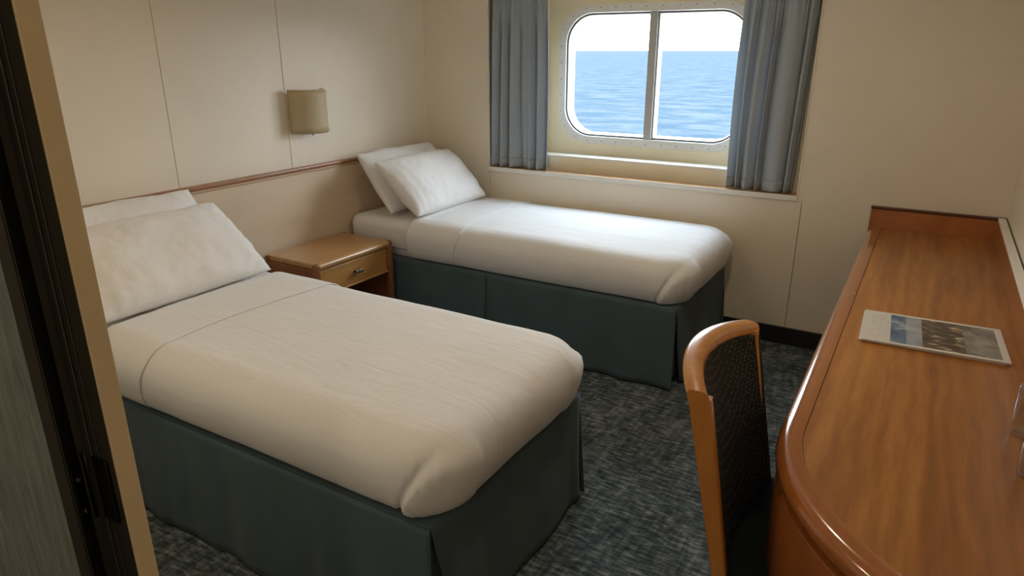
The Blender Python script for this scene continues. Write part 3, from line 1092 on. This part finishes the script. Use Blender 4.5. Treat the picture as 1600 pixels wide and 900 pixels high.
# ================================================================== DESK
DX, DZ = 2.700, 0.700
DCX, DCY, DR = RW+0.02, 1.30, RW+0.02-2.700
desk = empty('desk', (2.95, 2.1, 0))
DO = tuple(desk.location)
tag(desk, 'long cherry wood desk with rounded end and glossy bullnose edge on the right', 'desk')
def outline(inset, y_end=W-0.001, n=26):
    path = [((DX, y_end), (-1, 0)), ((DX, 2.6), (-1, 0)), ((DX, 1.9), (-1, 0))]
    for k in range(n+1):
        a = math.radians(180+90*k/n)
        c, s = math.cos(a), math.sin(a)
        p = (DCX+DR*c, DCY+DR*s)
        if p[0] > RW-0.001:
            break
        path.append((p, (c, s)))
    return [((p[0]-nn[0]*inset-DO[0], p[1]-nn[1]*inset-DO[1]), nn) for p, nn in path]
# inlay top
op = outline(0.0538)
pts = [p for p, _ in op]
pts += [(RW-0.001-DO[0], pts[-1][1]), (RW-0.001-DO[0], W-0.001-DO[1])]
prism('desk_top', pts, DZ-0.04, DZ-0.002, 'desk_top', desk)
# bullnose
prof = [(-0.0525, DZ-0.045), (-0.0525, DZ), (-0.049, DZ+0.0015), (-0.028, DZ+0.002)]
for k in range(1, 12):
    a = math.radians(90-180*k/12)
    prof.append((-0.027+0.027*math.cos(a), DZ-0.025+0.027*math.sin(a)))
prof += [(-0.027, DZ-0.052)]
o = sweep('bullnose_edge', outline(0.0), prof, 'desk_edge', desk)
auto_smooth(o, 50)
# splash boards
o = box('rear_splash', DX-0.004, RW-0.001, W-0.020, W-0.001, DZ-0.03, 0.790, 'desk_edge', desk, 0.003, 2, DO)
box('rear_splash_cap', DX-0.006, RW-0.001, W-0.024, W-0.0005, 0.790, 0.803, 'dark_cap', desk, 0.003, 2, DO)
box('side_splash', RW-0.033, RW-0.003, 0.80, W-0.020, DZ-0.03, 0.790, 'desk_edge', desk, 0.002, 2, DO)
box('side_splash_cap', RW-0.035, RW-0.006, 0.80, W-0.024, 0.790, 0.804, 'ledge', desk, 0.003, 2, DO)
box('wall_gap_strip', RW-0.006, RW-0.001, 0.80, W-0.024, 0.77, 0.801, 'black', desk, 0, 1, DO)
# pedestal with rounded front
Y_PED = 1.42
def ped_path(inset, ystart):
    path = [((DX+inset-DO[0], ystart-DO[1]), (-1, 0))]
    r = DR-inset
    for k in range(0, 27):
        a = math.radians(180+90*k/26)
        c, s = math.cos(a), math.sin(a)
        p = (DCX+r*c, DCY+r*s)
        if p[0] > RW-0.002: break
        path.append(((p[0]-DO[0], p[1]-DO[1]), (c, s)))
    return path
pp = [p for p, _ in ped_path(0.030, Y_PED)]
pp += [(RW-0.002-DO[0], pp[-1][1]), (RW-0.002-DO[0], Y_PED-DO[1])]
prism('pedestal', pp, 0.0, DZ-0.05, 'desk_body', desk)
def curved_front(name, z0, z1, ins):
    prof = [(-0.016, z0), (0.0, z0+0.0015), (0.0015, z0+0.004), (0.0015, z1-0.004), (0.0, z1-0.0015), (-0.016, z1)]
    o = sweep(name, ped_path(ins, Y_PED), prof, 'desk_body', desk)
    return auto_smooth(o, 40)
curved_front('curved_drawer_front', 0.40, 0.640, 0.009)
curved_front('curved_door_front', 0.06, 0.392, 0.009)
# far support and back board
box('end_panel', DX+0.03, RW-0.003, W-0.030, W-0.006, 0.0, DZ-0.045, 'desk_body', desk, 0.002, 1, DO)
box('back_board', RW-0.024, RW-0.004, Y_PED, W-0.03, 0.15, DZ-0.04, 'desk_body', desk, 0.002, 1, DO)

# ------------------------------------------------------------------ leaflets on the desk
mc = Vector((2.988, 2.055, DZ))
for k, (lab, dx, dy, rz, zz) in enumerate((
        ('lower white leaflet, mostly hidden under the printed cover on the desk', -0.006, 0.004, 0.030, 0.0),
        ('printed leaflet with blue and brown pictures lying on the desk', 0.0, 0.0, 0.046, 0.0052))):
    lf = empty('leaflet', (mc.x+dx, mc.y+dy, DZ-0.002+zz))
    lf.rotation_euler = (0, 0, rz)
    box('pages', -0.183, 0.183, -0.136, 0.136, 0.0, 0.0042, 'paper', lf, 0.0008, 1)
    box('cover', -0.184, 0.184, -0.137, 0.137, 0.0042, 0.0050, 'cover' if k else 'paper', lf, 0, 1)
    tag(lf, lab, 'leaflet')

# ------------------------------------------------------------------ drinking glasses
def tumbler(label, x, y):
    r, h = 0.0285, 0.115
    prof = [(0.0, 0.0), (r-0.004, 0.0), (r, 0.004), (r, 0.04), (r+0.0006, h), (r-0.0012, h+0.0012), (r-0.0022, h),
            (r-0.0026, 0.04), (r-0.003, 0.014), (r-0.008, 0.0105), (0.0, 0.010)]
    bm = bmesh.new()
    N = 40
    rings = []
    for a, z in prof:
        if a == 0:
            rings.append([bm.verts.new((0, 0, z))])
        else:
            rings.append([bm.verts.new((a*math.cos(2*math.pi*k/N), a*math.sin(2*math.pi*k/N), z)) for k in range(N)])
    for A, B in zip(rings[:-1], rings[1:]):
        for k in range(N):
            k2 = (k+1) % N
            if len(A) == 1: bm.faces.new((A[0], B[k], B[k2]))
            elif len(B) == 1: bm.faces.new((A[k], A[k2], B[0]))
            else: bm.faces.new((A[k], A[k2], B[k2], B[k]))
    o = from_bm('drinking_glass', bm, 'tumbler', None, True)
    o.location = (x, y, DZ-0.0018)
    tag(o, label, 'glass', 'clear tumblers on the desk')
tumbler('clear glass tumbler at the right edge, the one nearer the leaflet', 3.1765, 1.522)
tumbler('clear glass tumbler at the right edge, the one farther from the leaflet', 3.1775, 1.335)

# ================================================================== CHAIR
ch = empty('desk_chair', (2.75, 1.28, 0))
CO = Vector(ch.location)
tag(ch, 'golden wood chair with black dotted upholstered back drawn up to the desk', 'chair')
YN, YF = 1.050, 1.500       # outer faces of the two back posts
def back_x(z):              # rear line of the back leans away from the desk
    return 2.650-(z-0.406)*0.195 if z > 0.406 else 2.650-(0.406-z)*0.12
def bow(y):
    t = (y-YN)/(YF-YN)*2-1
    return -0.060*(1-t*t)
def post(name, y0, y1, flip):
    bm = bmesh.new()
    zs = [0.0, 0.2, 0.406, 0.52, 0.64, 0.75, 0.838]
    rings = []
    for z in zs:
        w = 0.032+0.016*max(0, (z-0.40))/0.44
        x = back_x(z)-w*0.45
        if z > 0.83: pass
        rings.append([bm.verts.new((a-CO.x, b-CO.y, z)) for a, b in ((x, y0), (x+w, y0), (x+w, y1), (x, y1))])
    for A, B in zip(rings[:-1], rings[1:]):
        for k in range(4):
            bm.faces.new((A[k], A[(k+1) % 4], B[(k+1) % 4], B[k]))
    bm.faces.new(rings[0]); bm.faces.new(rings[-1])
    bmesh.ops.recalc_face_normals(bm, faces=bm.faces)
    ed = [e for e in bm.edges if abs(e.verts[0].co.z-e.verts[1].co.z) > 0.01]
    bmesh.ops.bevel(bm, geom=ed, offset=0.005, segments=3, profile=0.5, affect='EDGES')
    return auto_smooth(from_bm(name, bm, 'chair_wood', ch), 45)
post('back_post', YN, YN+0.026, 1)
post('back_post', YF-0.026, YF, -1)
# bowed top rail
bm = bmesh.new()
N = 28
rings = []
for i in range(N+1):
    t = i/N
    y = YN-0.0012+(YF-YN+0.0024)*t
    arch = 0.020*(1-(2*t-1)**2)
    x = back_x(0.85)+bow(y)
    rp_ = []
    for k in range(16):
        a = 2*math.pi*k/16
        ca, sa = math.cos(a), math.sin(a)
        px = math.copysign(abs(ca)**0.6, ca)*0.0235
        pz = math.copysign(abs(sa)**0.6, sa)*0.018
        rp_.append(bm.verts.new((x+0.004+px-0.195*pz-CO.x, y-CO.y, 0.838+arch+pz)))
    rings.append(rp_)
for A, B in zip(rings[:-1], rings[1:]):
    for k in range(16):
        bm.faces.new((A[k], A[(k+1) % 16], B[(k+1) % 16], B[k]))
bm.faces.new(rings[0]); bm.faces.new(rings[-1])
auto_smooth(from_bm('top_rail', bm, 'chair_wood', ch), 50)
# upholstered back pad
def pad(u, v):
    y = YN+0.022+(YF-YN-0.034)*u
    z = 0.40+(0.826+0.020*(1-(2*u-1)**2)-0.40)*v
    t = 2*u-1
    puff = 0.004*((1-t**4)*(1-(2*v-1)**6))
    bw = bow(y)*min(1, 0.35+v*0.65)
    w_ = 0.032+0.016*max(0, (z-0.40))/0.44
    return (back_x(z)+bw+0.55*w_-0.003+0.013*abs(t)**5+puff-CO.x, y-CO.y, z)
grid_mesh('back_pad', pad, 30, 40, 'weave', ch, 0.026, True, -1)
# seat
o = from_bm('seat_pad', box_bm(2.640-CO.x, 3.03-CO.x, YN+0.004-CO.y, YF-0.004-CO.y, 0.380, 0.432, 0.020, 4), 'seat', ch, True)
bm = box_bm(2.650-CO.x, 3.02-CO.x, YN+0.012-CO.y, YF-0.012-CO.y, 0.335, 0.381, 0.004, 2)
from_bm('seat_frame', bm, 'chair_wood', ch)
for yy in (YN+0.012, YF-0.046):
    bm = bmesh.new()
    rings = []
    for z, w in ((0.336, 0.034), (0.0, 0.026)):
        c = (3.0-CO.x, yy+0.017-CO.y)
        rings.append([bm.verts.new((c[0]+a*w/2, c[1]+b*w/2, z)) for a, b in ((-1, -1), (1, -1), (1, 1), (-1, 1))])
    for k in range(4):
        bm.faces.new((rings[0][k], rings[0][(k+1) % 4], rings[1][(k+1) % 4], rings[1][k]))
    bm.faces.new(rings[0]); bm.faces.new(rings[1])
    from_bm('front_leg', bm, 'chair_wood', ch)

# ================================================================== ADDED WARM FILL LAMPS (unseen, shaped as ceiling downlights)
def fill_lamp(label, x, y, power):
    d = empty('fill_light', (x, y, CEIL))
    tag(d, label, 'added fill lamp', 'added warm fill lamps')
    bm = bmesh.new()
    N = 32
    rings = []
    for r, z in ((0.085, 0.0), (0.085, -0.008), (0.066, -0.014), (0.062, -0.004), (0.062, 0.0)):
        rings.append([bm.verts.new((r*math.cos(2*math.pi*k/N), r*math.sin(2*math.pi*k/N), z)) for k in range(N)])
    for A, B in zip(rings[:-1], rings[1:]):
        for k in range(N):
            bm.faces.new((A[k], A[(k+1) % N], B[(k+1) % N], B[k]))
    from_bm('trim_ring', bm, 'ledge', d)
    bm = bmesh.new()
    cyl_bm(bm, Vector((0, 0, -0.003)), (0, 0, 1), 0.062, 0.004, 32)
    from_bm('lens', bm, 'fill_glow', d)
    ld = bpy.data.lights.new('fill_lamp', 'AREA')
    ld.shape = 'DISK'
    ld.size = 0.12
    ld.energy = power
    ld.color = (1.0, 0.83, 0.61)
    lo = bpy.data.objects.new('fill_lamp', ld)
    COL.objects.link(lo)
    lo.parent = d
    lo.location = (0, 0, -0.012)
fill_lamp('added unseen warm fill lamp above the aisle before the near bed', 1.15, 0.50, LAMP*0.9)
fill_lamp('added unseen warm fill lamp above the desk chair', 2.30, 2.00, LAMP*1.0)
fill_lamp('added unseen warm fill lamp in the entry outside the doorway', 2.75, -0.75, LAMP*1.1)
